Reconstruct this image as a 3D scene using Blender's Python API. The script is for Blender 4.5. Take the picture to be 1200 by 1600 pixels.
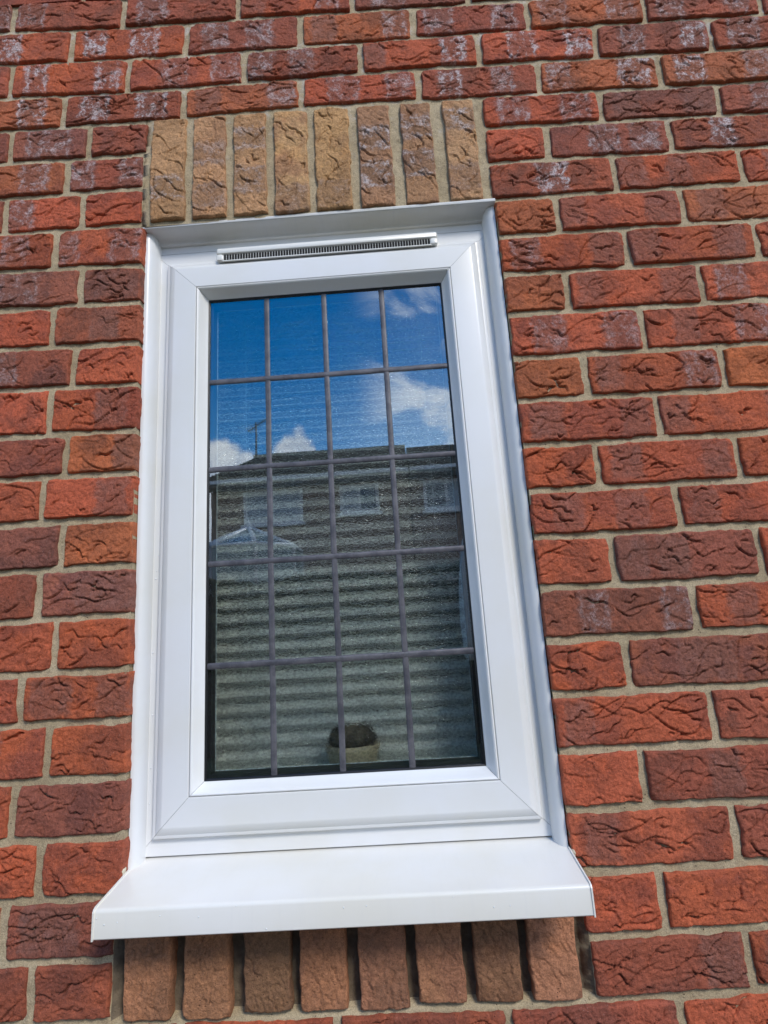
import bpy, math, random
import numpy as np
from mathutils import Vector, Matrix
R = math.radians
sc = bpy.context.scene
for o in list(bpy.data.objects):
    bpy.data.objects.remove(o)

# ---------------------------------------------------------------- camera, sky, sun, exposure
# wall coordinates are mm: X right along the wall, Z up, Y into the wall; z = 0 mm is 2.65 m over the ground
BASE = 2.65
def W(x, y, z): return Vector((x/1000, y/1000, z/1000 + BASE))
cam_d = bpy.data.cameras.new('camera'); cam = bpy.data.objects.new('camera', cam_d); sc.collection.objects.link(cam)
pitch, yaw, roll = 0.217437613, -0.0130573574, -0.0616953065
fwd = Vector((math.sin(yaw)*math.cos(pitch), math.cos(yaw)*math.cos(pitch), math.sin(pitch)))
r0 = Vector((math.cos(yaw), -math.sin(yaw), 0)); u0 = r0.cross(fwd)
rr = math.cos(roll)*r0 + math.sin(roll)*u0; uu = -math.sin(roll)*r0 + math.cos(roll)*u0
cam.matrix_world = Matrix.Translation(W(-213.345, -826.404, -1099.966)) @ Matrix((rr, uu, -fwd)).transposed().to_4x4()
cam_d.sensor_fit = 'HORIZONTAL'; cam_d.sensor_width = 36; cam_d.lens = 36*860/1200
cam_d.clip_start = 0.01; cam_d.clip_end = 2000
sc.camera = cam

SUN_EL, SUN_AZ = 40, 150     # hazy sun in front of the wall, round to the right, softened by thin cloud
sd = Vector((math.sin(R(SUN_AZ))*math.cos(R(SUN_EL)), math.cos(R(SUN_AZ))*math.cos(R(SUN_EL)), math.sin(R(SUN_EL))))
sl = bpy.data.lights.new('sun', 'SUN'); sl.energy = 1.5; sl.angle = R(14); sl.color = (1, .95, .88)
so = bpy.data.objects.new('sun', sl); sc.collection.objects.link(so)
so.rotation_euler = sd.to_track_quat('Z', 'Y').to_euler(); so.location = (0, 5, 12)
sc.view_settings.view_transform = 'Standard'; sc.view_settings.look = 'None'
sc.view_settings.exposure = .78; sc.view_settings.gamma = 1; sc.view_settings.use_curve_mapping = False
sc.cycles.max_bounces = 10; sc.cycles.transparent_max_bounces = 16; sc.cycles.transmission_bounces = 8
sc.cycles.caustics_refractive = True; sc.cycles.caustics_reflective = True; sc.cycles.blur_glossy = 0.3
sc.cycles.use_denoising = True; sc.cycles.sample_clamp_indirect = 8

class NT:
    """small helper for wiring nodes"""
    def __init__(s, tree): s.t = tree; s.n = tree.nodes; s.l = tree.links
    def new(s, kind, **k):
        nd = s.n.new(kind)
        ins = k.pop('ins', {})
        for a, v in k.items(): setattr(nd, a, v)
        for a, v in ins.items():
            if isinstance(v, bpy.types.NodeSocket): s.l.new(v, nd.inputs[a])
            else: nd.inputs[a].default_value = v
        return nd
    def math(s, op, a, b=None, c=None, clamp=False):
        nd = s.n.new('ShaderNodeMath'); nd.operation = op; nd.use_clamp = clamp
        for i, v in enumerate((a, b, c)):
            if v is None: continue
            if isinstance(v, bpy.types.NodeSocket): s.l.new(v, nd.inputs[i])
            else: nd.inputs[i].default_value = v
        return nd.outputs[0]
    def mix(s, f, a, b, mode='MIX'):
        nd = s.n.new('ShaderNodeMix'); nd.data_type = 'RGBA'; nd.blend_type = mode; nd.clamp_factor = True
        for i, v in ((0, f), (6, a), (7, b)):
            if isinstance(v, bpy.types.NodeSocket): s.l.new(v, nd.inputs[i])
            else: nd.inputs[i].default_value = v if i == 0 else (tuple(v)+(1,) if len(v) == 3 else v)
        return nd.outputs[2]
    def ramp(s, f, lo, hi, a=0.0, b=1.0):
        nd = s.n.new('ShaderNodeMapRange'); nd.interpolation_type = 'SMOOTHSTEP'
        s.l.new(f, nd.inputs[0])
        for i, v in ((1, lo), (2, hi), (3, a), (4, b)): nd.inputs[i].default_value = v
        return nd.outputs[0]
    def noise(s, vec, scale, detail=3, rough=.55, w=None, dist=0):
        nd = s.n.new('ShaderNodeTexNoise'); nd.noise_dimensions = '4D' if w is not None else '3D'
        s.l.new(vec, nd.inputs['Vector'])
        nd.inputs['Scale'].default_value = scale; nd.inputs['Detail'].default_value = detail
        nd.inputs['Roughness'].default_value = rough; nd.inputs['Distortion'].default_value = dist
        if w is not None: s.l.new(w, nd.inputs['W'])
        return nd.outputs['Fac']
    def bump(s, h, strength, dist, nrm=None):
        nd = s.n.new('ShaderNodeBump'); nd.inputs['Strength'].default_value = strength; nd.inputs['Distance'].default_value = dist
        s.l.new(h, nd.inputs['Height'])
        if nrm is not None: s.l.new(nrm, nd.inputs['Normal'])
        return nd.outputs[0]

wd = bpy.data.worlds.new('World'); sc.world = wd; wd.use_nodes = True
n = NT(wd.node_tree); wd.node_tree.nodes.clear()
sky = n.new('ShaderNodeTexSky', sky_type='NISHITA'); sky.sun_disc = False
sky.sun_elevation = R(SUN_EL); sky.sun_rotation = R(SUN_AZ); sky.air_density = 1.0; sky.dust_density = 0.3; sky.ozone_density = 2.5
tc = n.new('ShaderNodeTexCoord').outputs['Generated']
sep = n.new('ShaderNodeSeparateXYZ', ins={0: tc}); dx, dy, dz = sep.outputs
az = n.math('ARCTAN2', dx, n.math('MULTIPLY', dy, -1.0))        # 0 straight away from the wall, radians
el = n.math('ARCSINE', dz)
nz = n.noise(tc, 5.5, 7, .62); nz2 = n.noise(tc, 2.3, 5, .6); nz3 = n.noise(tc, 22, 6, .6)
def cumulus(a0, e0, wa, he, amp=.13):
    """puffy cloud, top at elevation e0 (deg) round azimuth a0 (deg)"""
    da = n.math('DIVIDE', n.math('SUBTRACT', az, R(a0)), R(wa))
    top = n.math('MULTIPLY', n.math('EXPONENT', n.math('MULTIPLY', n.math('MULTIPLY', da, da), -1.0)), R(he))
    lim = n.math('ADD', n.math('ADD', top, R(e0-he)), n.math('ADD', n.math('MULTIPLY', n.math('SUBTRACT', nz3, .5), amp), n.math('MULTIPLY', n.math('SUBTRACT', nz, .5), amp)))
    return n.ramp(n.math('SUBTRACT', lim, el), 0.0, .022)
c1 = cumulus(-19.5, 20.6, 8.5, 9, .045); c2 = cumulus(-11.2, 21.7, 4.6, 9, .04); c3 = cumulus(40, 24, 16, 22); c4 = cumulus(-62, 26, 14, 20); c5 = cumulus(150, 30, 30, 24)
cum = n.math('MAXIMUM', n.math('MAXIMUM', n.math('MAXIMUM', c1, c2), c3), n.math('MAXIMUM', c4, c5))
cum = n.math('MULTIPLY', cum, .92)
# thin high streaks: stretched noise over the whole sky
mp = n.new('ShaderNodeMapping', ins={'Vector': tc}); mp.inputs['Rotation'].default_value = (R(20), R(35), R(25)); mp.inputs['Scale'].default_value = (1.0, 3.2, 2.2)
wis = n.noise(mp.outputs[0], 3.6, 8, .62, dist=.7)
side = n.ramp(az, R(-5), R(3), 0.0, 1.0)          # more cirrus towards the right-hand part of the sky
wisp = n.math('MULTIPLY', n.math('MULTIPLY', n.ramp(wis, .445, .60), side), .9)
hz = n.ramp(el, R(30), R(16), 0, .6)
veil = n.math('MULTIPLY', hz, n.ramp(az, R(-12), R(4), .15, 1))
skyc = n.new('ShaderNodeHueSaturation', ins={'Saturation': 1.6, 'Value': 1.4, 'Color': sky.outputs[0]}).outputs[0]
shade = n.mix(n.ramp(nz3, .35, .65), (8.5, 9.4, 11), (13, 13.3, 13.8))
col = n.mix(veil, skyc, (7.5, 10.5, 14.0))
col = n.mix(wisp, col, (13, 14, 15.5))
col = n.mix(cum, col, shade)
col = n.mix(n.ramp(el, R(-1), R(1)), (2.2, 2.4, 2.3), col)
bg = n.new('ShaderNodeBackground', ins={'Color': col, 'Strength': .085})
n.new('ShaderNodeOutputWorld', ins={'Surface': bg.outputs[0]})

# ---------------------------------------------------------------- helpers
def link(o, parent=None):
    sc.collection.objects.link(o)
    if parent is not None: o.parent = parent
    return o
def mesh(name, verts, faces, mat, parent=None, smooth=False, scale=.001):
    """verts in wall mm -> metres; children of an Empty at the origin keep wall coordinates"""
    me = bpy.data.meshes.new(name)
    me.from_pydata([(x/1000, y/1000, z/1000 + BASE) for x, y, z in verts] if scale == .001 else [tuple(v) for v in verts], [], faces)
    if smooth:
        me.shade_smooth()
    me.materials.append(mat); me.update()
    return link(bpy.data.objects.new(name, me), parent)
def tag(o, label, cat, group=None):
    o['label'] = label; o['category'] = cat
    if group: o['group'] = group
    return o
def structure(o): o['kind'] = 'structure'; return o
def stuff(o): o['kind'] = 'stuff'; return o
def empty(name, loc=(0, 0, 0)):
    o = bpy.data.objects.new(name, None); o.location = loc; o.empty_display_size = .05
    return link(o)
def keep(o, parent):
    """parent without moving"""
    o.parent = parent; o.matrix_parent_inverse = Matrix.Translation(parent.location).inverted(); return o
def boxv(x0, x1, y0, y1, z0, z1, V, F):
    b = len(V)
    V += [(x0,y0,z0),(x1,y0,z0),(x1,y1,z0),(x0,y1,z0),(x0,y0,z1),(x1,y0,z1),(x1,y1,z1),(x0,y1,z1)]
    F += [tuple(b+i for i in f) for f in ((0,1,5,4),(1,2,6,5),(2,3,7,6),(3,0,4,7),(4,5,6,7),(3,2,1,0))]
def box(name, x0, x1, y0, y1, z0, z1, mat, parent=None, bevel=0, metres=False):
    V, F = [], []; boxv(x0, x1, y0, y1, z0, z1, V, F)
    o = mesh(name, V, F, mat, parent, scale=1 if metres else .001)
    if bevel:
        m = o.modifiers.new('bevel', 'BEVEL'); m.width = bevel; m.segments = 2
    return o
def recalc(o):
    import bmesh
    bm = bmesh.new(); bm.from_mesh(o.data); bmesh.ops.recalc_face_normals(bm, faces=bm.faces); bm.to_mesh(o.data); bm.free()
    return o
def ring(name, x0, x1, z0, z1, prof, mat, parent, gap=.3, sides='LRTB', smooth_deg=None):
    """four mitred members round a rectangle; prof = closed list of (inset, Y); returns the members"""
    out = []
    k = len(prof)
    for s in sides:
        V = []
        for end in (0, 1):
            for d, y in prof:
                e = d + gap
                if s == 'L': V.append((x0+d, y, (z0+e) if end == 0 else (z1-e)))
                if s == 'R': V.append((x1-d, y, (z0+e) if end == 0 else (z1-e)))
                if s == 'T': V.append(((x0+e) if end == 0 else (x1-e), y, z1-d))
                if s == 'B': V.append(((x0+e) if end == 0 else (x1-e), y, z0+d))
        F = [(i, (i+1) % k, k+(i+1) % k, k+i) for i in range(k)] + [tuple(range(k)), tuple(range(2*k-1, k-1, -1))]
        o = recalc(mesh(name, V, F, mat, parent)); out.append(o)
        if smooth_deg:
            for p in o.data.polygons: p.use_smooth = len(p.vertices) == 4
            o.data.set_sharp_from_angle(angle=R(smooth_deg))
    return out
def tube(name, pts, r, mat, parent=None, n_=8, metres=True):
    V, F = [], []
    P = [Vector(p) for p in pts]
    for i, p in enumerate(P):
        d = (P[min(i+1, len(P)-1)] - P[max(i-1, 0)]).normalized()
        a = d.orthogonal().normalized(); b = d.cross(a)
        rad = r[i] if isinstance(r, (list, tuple)) else r
        for j in range(n_):
            t = 2*math.pi*j/n_; V.append(p + rad*(math.cos(t)*a + math.sin(t)*b))
    for i in range(len(P)-1):
        for j in range(n_):
            F.append((i*n_+j, i*n_+(j+1) % n_, (i+1)*n_+(j+1) % n_, (i+1)*n_+j))
    F += [tuple(range(n_)), tuple(range((len(P)-1)*n_, len(P)*n_))]
    return recalc(mesh(name, V, F, mat, parent, True, scale=1 if metres else .001))
def lathe(name, prof, c, mat, parent=None, seg=28, metres=False):
    V, F = [], []
    for r_, z in prof:
        for j in range(seg):
            t = 2*math.pi*j/seg; V.append((c[0]+r_*math.cos(t), c[1]+r_*math.sin(t), c[2]+z))
    for i in range(len(prof)-1):
        for j in range(seg): F.append((i*seg+j, i*seg+(j+1) % seg, (i+1)*seg+(j+1) % seg, (i+1)*seg+j))
    F += [tuple(range(seg)), tuple(range((len(prof)-1)*seg, len(prof)*seg))]
    return recalc(mesh(name, V, F, mat, parent, True, scale=1 if metres else .001))

# ---------------------------------------------------------------- materials
def mat(name):
    m = bpy.data.materials.new(name); m.use_nodes = True; m.node_tree.nodes.clear(); return m, NT(m.node_tree)
def surf(n, sh): n.new('ShaderNodeOutputMaterial', ins={'Surface': sh})
def simple(name, col, rough=.6, var=.15, scale=8, bump=0, bscale=60, spec=.5, metal=0):
    m, n = mat(name)
    tc = n.new('ShaderNodeTexCoord').outputs['Object']
    f = n.noise(tc, scale, 5, .6)
    c = n.mix(n.ramp(f, .3, .7), [x*(1-var) for x in col], [min(1, x*(1+var)) for x in col])
    p = n.new('ShaderNodeBsdfPrincipled', ins={'Base Color': c, 'Roughness': rough, 'Specular IOR Level': spec, 'Metallic': metal})
    if bump: n.l.new(n.bump(n.noise(tc, bscale, 5, .6), 1, bump), p.inputs['Normal'])
    surf(n, p.outputs[0]); return m

def brick_material(name, grain, sandy, patch=(.19, .088, .065)):
    # fine grit is what makes the faces read as fired clay close up
    m, n = mat(name)
    tc = n.new('ShaderNodeTexCoord').outputs['Object']
    rnd = n.math('MULTIPLY', n.new('ShaderNodeObjectInfo').outputs['Random'], 37.0)
    def attr(nm, vec=True):
        a = n.new('ShaderNodeAttribute', attribute_type='OBJECT', attribute_name=nm)
        return a.outputs['Vector' if vec else 'Fac']
    tone = n.new('ShaderNodeAttribute', attribute_type='OBJECT', attribute_name='tone').outputs['Color']
    tone2 = n.new('ShaderNodeAttribute', attribute_type='OBJECT', attribute_name='tone_dark').outputs['Color']
    xyz = n.new('ShaderNodeSeparateXYZ', ins={0: tc}).outputs
    big = n.noise(tc, 16, 4, .6, rnd); mid = n.noise(tc, 60, 5, .65, rnd); fine = n.math('ADD', n.math('MULTIPLY', n.noise(tc, 210, 5, .8, rnd), .5), n.math('MULTIPLY', n.noise(tc, 750, 3, .8, rnd), .5)); wrp = n.noise(tc, 70, 4, .6, rnd)
    base = n.mix(n.ramp(big, .44, .60, 0, .85), tone, tone2)
    base = n.mix(n.ramp(mid, .45, .75, 0, .35), base, tone2)
    warm = n.noise(tc, 23, 3, .5, n.math('ADD', rnd, 11.0))
    base = n.mix(n.ramp(warm, .52, .72, 0, .30), base, n.mix(1.0, base, (1.35, 1.15, .85), 'MULTIPLY'))
    whites = None
    for key in ('kiss_one', 'kiss_two'):
        k = n.new('ShaderNodeSeparateXYZ', ins={0: attr(key)}).outputs
        d = n.math('ABSOLUTE', n.math('SUBTRACT', n.math('ADD', xyz[0], n.math('MULTIPLY', n.math('SUBTRACT', wrp, .5), .036)), k[0]))
        e = n.math('SUBTRACT', k[1], d)                                  # >0 inside the kiss mark
        msk = n.math('MULTIPLY', n.ramp(e, -.005, .006), n.ramp(n.math('ABSOLUTE', n.math('ADD', xyz[2], n.math('MULTIPLY', n.math('SUBTRACT', wrp, .5), .030))), .038, .022))
        on = n.math('GREATER_THAN', k[1], .001)
        msk = n.math('MULTIPLY', msk, on)
        base = n.mix(n.math('MULTIPLY', msk, n.ramp(big, .3, .7, .85, .35)), base, n.mix(.3, patch, tone2))
        rim = n.math('MULTIPLY', n.ramp(n.math('ABSOLUTE', n.math('SUBTRACT', e, .005)), .006, .001, 0, .8), n.math('MULTIPLY', n.ramp(mid, .43, .60), n.ramp(fine, .36, .56)))
        dust = n.math('MULTIPLY', n.ramp(n.noise(tc, 48, 6, .75, rnd), .47, .62), n.ramp(fine, .38, .58))
        wht = n.math('MULTIPLY', n.math('MULTIPLY', n.math('MAXIMUM', rim, n.math('MULTIPLY', dust, .9)), msk), k[2], clamp=True)
        whites = wht if whites is None else n.math('MAXIMUM', whites, wht)
    base = n.mix(n.math('MULTIPLY', whites, .72), base, (.58, .53, .54))
    # sand grains, dark specks
    g = n.ramp(fine, .25, .75, 1-grain, 1+grain)
    base = n.mix(1.0, base, n.new('ShaderNodeCombineColor', ins={0: g, 1: g, 2: g}).outputs[0], 'MULTIPLY')
    spk = n.new('ShaderNodeTexVoronoi', ins={'Vector': tc, 'Scale': 240.0}).outputs['Distance']
    base = n.mix(n.math('MULTIPLY', n.ramp(spk, .16, .08), n.ramp(mid, .45, .6, 0, .75)), base, (.03, .018, .015))
    lite = n.new('ShaderNodeTexVoronoi', ins={'Vector': tc, 'Scale': 330.0}).outputs['Distance']
    base = n.mix(n.math('MULTIPLY', n.ramp(lite, .13, .06), n.ramp(big, .4, .65, 0, .55)), base, (.62, .52, .46))
    h = n.math('ADD', n.math('MULTIPLY', fine, .55), n.math('ADD', n.math('MULTIPLY', mid, 1.3), n.math('MULTIPLY', n.ramp(spk, .2, .05), -.8)))
    p = n.new('ShaderNodeBsdfPrincipled', ins={'Base Color': base, 'Roughness': .88, 'Specular IOR Level': .25, 'Normal': n.bump(h, 1.0, sandy)})
    surf(n, p.outputs[0]); return m
M_BRICK = brick_material('fired_clay_brick', .62, .0034)
M_BUFF = brick_material('buff_clay_brick', .62, .0036, (.20, .115, .070))

def mortar_material():
    m, n = mat('sand_cement_mortar')
    tc = n.new('ShaderNodeTexCoord').outputs['Object']
    a = n.noise(tc, 9, 5, .6); b = n.noise(tc, 90, 5, .7); c = n.noise(tc, 700, 3, .7)
    col = n.mix(n.ramp(a, .35, .65), (.385, .305, .188), (.48, .39, .255))
    col = n.mix(n.ramp(b, .45, .75, 0, .5), col, (.22, .17, .11))
    g = n.ramp(c, .3, .7, .7, 1.25)
    col = n.mix(1.0, col, n.new('ShaderNodeCombineColor', ins={0: g, 1: g, 2: g}).outputs[0], 'MULTIPLY')
    pits = n.new('ShaderNodeTexVoronoi', ins={'Vector': tc, 'Scale': 190.0}).outputs['Distance']
    pm = n.math('MULTIPLY', n.ramp(pits, .2, .08), n.ramp(b, .5, .62))
    salt = n.math('MULTIPLY', n.ramp(n.noise(tc, 26, 6, .7), .52, .68), n.ramp(n.new('ShaderNodeSeparateXYZ', ins={0: tc}).outputs[2], 2.3, 2.6))
    col = n.mix(n.math('MULTIPLY', salt, .55), col, (.62, .59, .56))
    col = n.mix(pm, col, (.05, .04, .03))
    h = n.math('ADD', n.math('MULTIPLY', b, 1.6), n.math('ADD', n.math('MULTIPLY', c, .5), n.math('MULTIPLY', pm, -1.2)))
    p = n.new('ShaderNodeBsdfPrincipled', ins={'Base Color': col, 'Roughness': .92, 'Specular IOR Level': .2, 'Normal': n.bump(h, 1, .0016)})
    surf(n, p.outputs[0]); return m
M_MORTAR = mortar_material()

def pvc_material(name, col, dirt, streak=0, rough=.27):
    m, n = mat(name)
    tc = n.new('ShaderNodeTexCoord').outputs['Object']
    a = n.noise(tc, 5, 5, .6); b = n.noise(tc, 130, 5, .7)
    c = n.mix(n.ramp(a, .35, .7, 0, dirt), col, (col[0]*.93, col[1]*.90, col[2]*.80))
    mp = n.new('ShaderNodeMapping', ins={'Vector': tc}); mp.inputs['Scale'].default_value = (160, 20, 6)
    st = n.noise(mp.outputs[0], 1, 4, .6)
    c = n.mix(n.ramp(st, .5, .8, 0, streak), c, (.50, .51, .53))
    p = n.new('ShaderNodeBsdfPrincipled', ins={'Base Color': c, 'Roughness': rough, 'Specular IOR Level': .5, 'Normal': n.bump(n.noise(tc, 9, 2, .4), .12, .0008)})
    surf(n, p.outputs[0]); return m
M_PVC = pvc_material('white_upvc', (.725, .73, .735), .5)
M_TRIM = pvc_material('white_upvc_trim', (.69, .70, .71), .55)
M_HEAD = pvc_material('weathered_head_trim', (.64, .64, .635), .9, .25)
M_SILL = pvc_material('white_upvc_sill', (.755, .74, .705), .6, .06)
M_VENT = pvc_material('vent_plastic', (.74, .735, .70), .4)
M_RUBBER = simple('black_rubber_gasket', (.006, .006, .007), .45)
M_SPACER = simple('dark_spacer_bar', (.012, .012, .013), .5)
M_EDGE = simple('pane_edge', (.30, .38, .38), .4, .5, 300)
M_DARK = simple('dark_vent_void', (.004, .004, .004), .9)
M_SEAL = simple('yellowed_sealant', (.55, .50, .38), .6, .2, 90)
def lead_material():
    m, n = mat('weathered_lead')
    tc = n.new('ShaderNodeTexCoord').outputs['Object']
    a = n.noise(tc, 40, 6, .7); b = n.noise(tc, 260, 4, .7)
    c = n.mix(n.ramp(a, .35, .65), (.060, .060, .072), (.120, .116, .128))
    c = n.mix(n.ramp(b, .60, .78, 0, .5), c, (.30, .28, .28))
    p = n.new('ShaderNodeBsdfPrincipled', ins={'Base Color': c, 'Roughness': .5, 'Metallic': .25, 'Normal': n.bump(b, 1, .0004)})
    surf(n, p.outputs[0]); return m
M_LEAD = lead_material()
def glass_material():
    m, n = mat('clear_float_glass')
    tc = n.new('ShaderNodeTexCoord').outputs['Object']
    nb = n.bump(n.noise(tc, 7, 2, .5), .5, .00025)
    gl = n.new('ShaderNodeBsdfGlossy', ins={'Color': (.90, .96, 1, 1), 'Roughness': .004, 'Normal': nb})
    tr = n.new('ShaderNodeBsdfTransparent', ins={'Color': (.985, .99, .985, 1)})
    bk = n.new('ShaderNodeNewGeometry').outputs['Backfacing']
    fr = n.new('ShaderNodeFresnel', ins={'IOR': 1.5}).outputs[0]
    f = n.math('MULTIPLY', n.math('ADD', fr, GLASS_R, clamp=True), n.math('SUBTRACT', 1.0, n.math('MULTIPLY', bk, .93)))
    mx = n.new('ShaderNodeMixShader', ins={0: f, 1: tr.outputs[0], 2: gl.outputs[0]})
    surf(n, mx.outputs[0]); return m
GLASS_R = .215
M_GLASS = glass_material()
def pattern_glass():
    m, n = mat('obscure_stippled_glass')
    tc = n.new('ShaderNodeTexCoord').outputs['Object']
    mp = n.new('ShaderNodeMapping', ins={'Vector': tc}); mp.inputs['Scale'].default_value = (1, 1, 1.5)
    a = n.noise(mp.outputs[0], 230, 2, .55, dist=.4); b = n.noise(mp.outputs[0], 120, 2, .5)
    h = n.math('ADD', a, n.math('MULTIPLY', b, .6))
    nb = n.bump(h, 1, .007)
    dots = n.ramp(n.math('ADD', a, n.math('MULTIPLY', b, .35)), .53, .80, .78, 1.10)
    tint = n.mix(1.0, (.96, 1, .975), n.new('ShaderNodeCombineColor', ins={0: dots, 1: dots, 2: dots}).outputs[0], 'MULTIPLY')
    rf = n.new('ShaderNodeBsdfRefraction', ins={'Color': tint, 'Roughness': .2, 'IOR': 1.10, 'Normal': nb})
    tr = n.new('ShaderNodeBsdfTransparent', ins={'Color': tint})
    gl = n.new('ShaderNodeBsdfGlossy', ins={'Color': (1, 1, 1, 1), 'Roughness': .06, 'Normal': n.bump(h, 1, .0016)})
    m1 = n.new('ShaderNodeMixShader', ins={0: .25, 1: rf.outputs[0], 2: tr.outputs[0]})
    m2 = n.new('ShaderNodeMixShader', ins={0: .035, 1: m1.outputs[0], 2: gl.outputs[0]})
    surf(n, m2.outputs[0]); return m
M_PATTERN = pattern_glass()

# ---------------------------------------------------------------- ground
def plane(name, x0, x1, y0, y1, z, mat):
    return structure(mesh(name, [(x0,y0,z),(x1,y0,z),(x1,y1,z),(x0,y1,z)], [(0,1,2,3)], mat, scale=1))
plane('ground', -900, 900, -900, 900, 0, simple('lawn_grass', (.060, .085, .030), .9, .4, 3, .03, 40))
plane('patio', -3.6, 3.6, -3.2, .05, .004, simple('dark_paving', (.10, .095, .085), .85, .15, 4, .004, 90))

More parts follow.
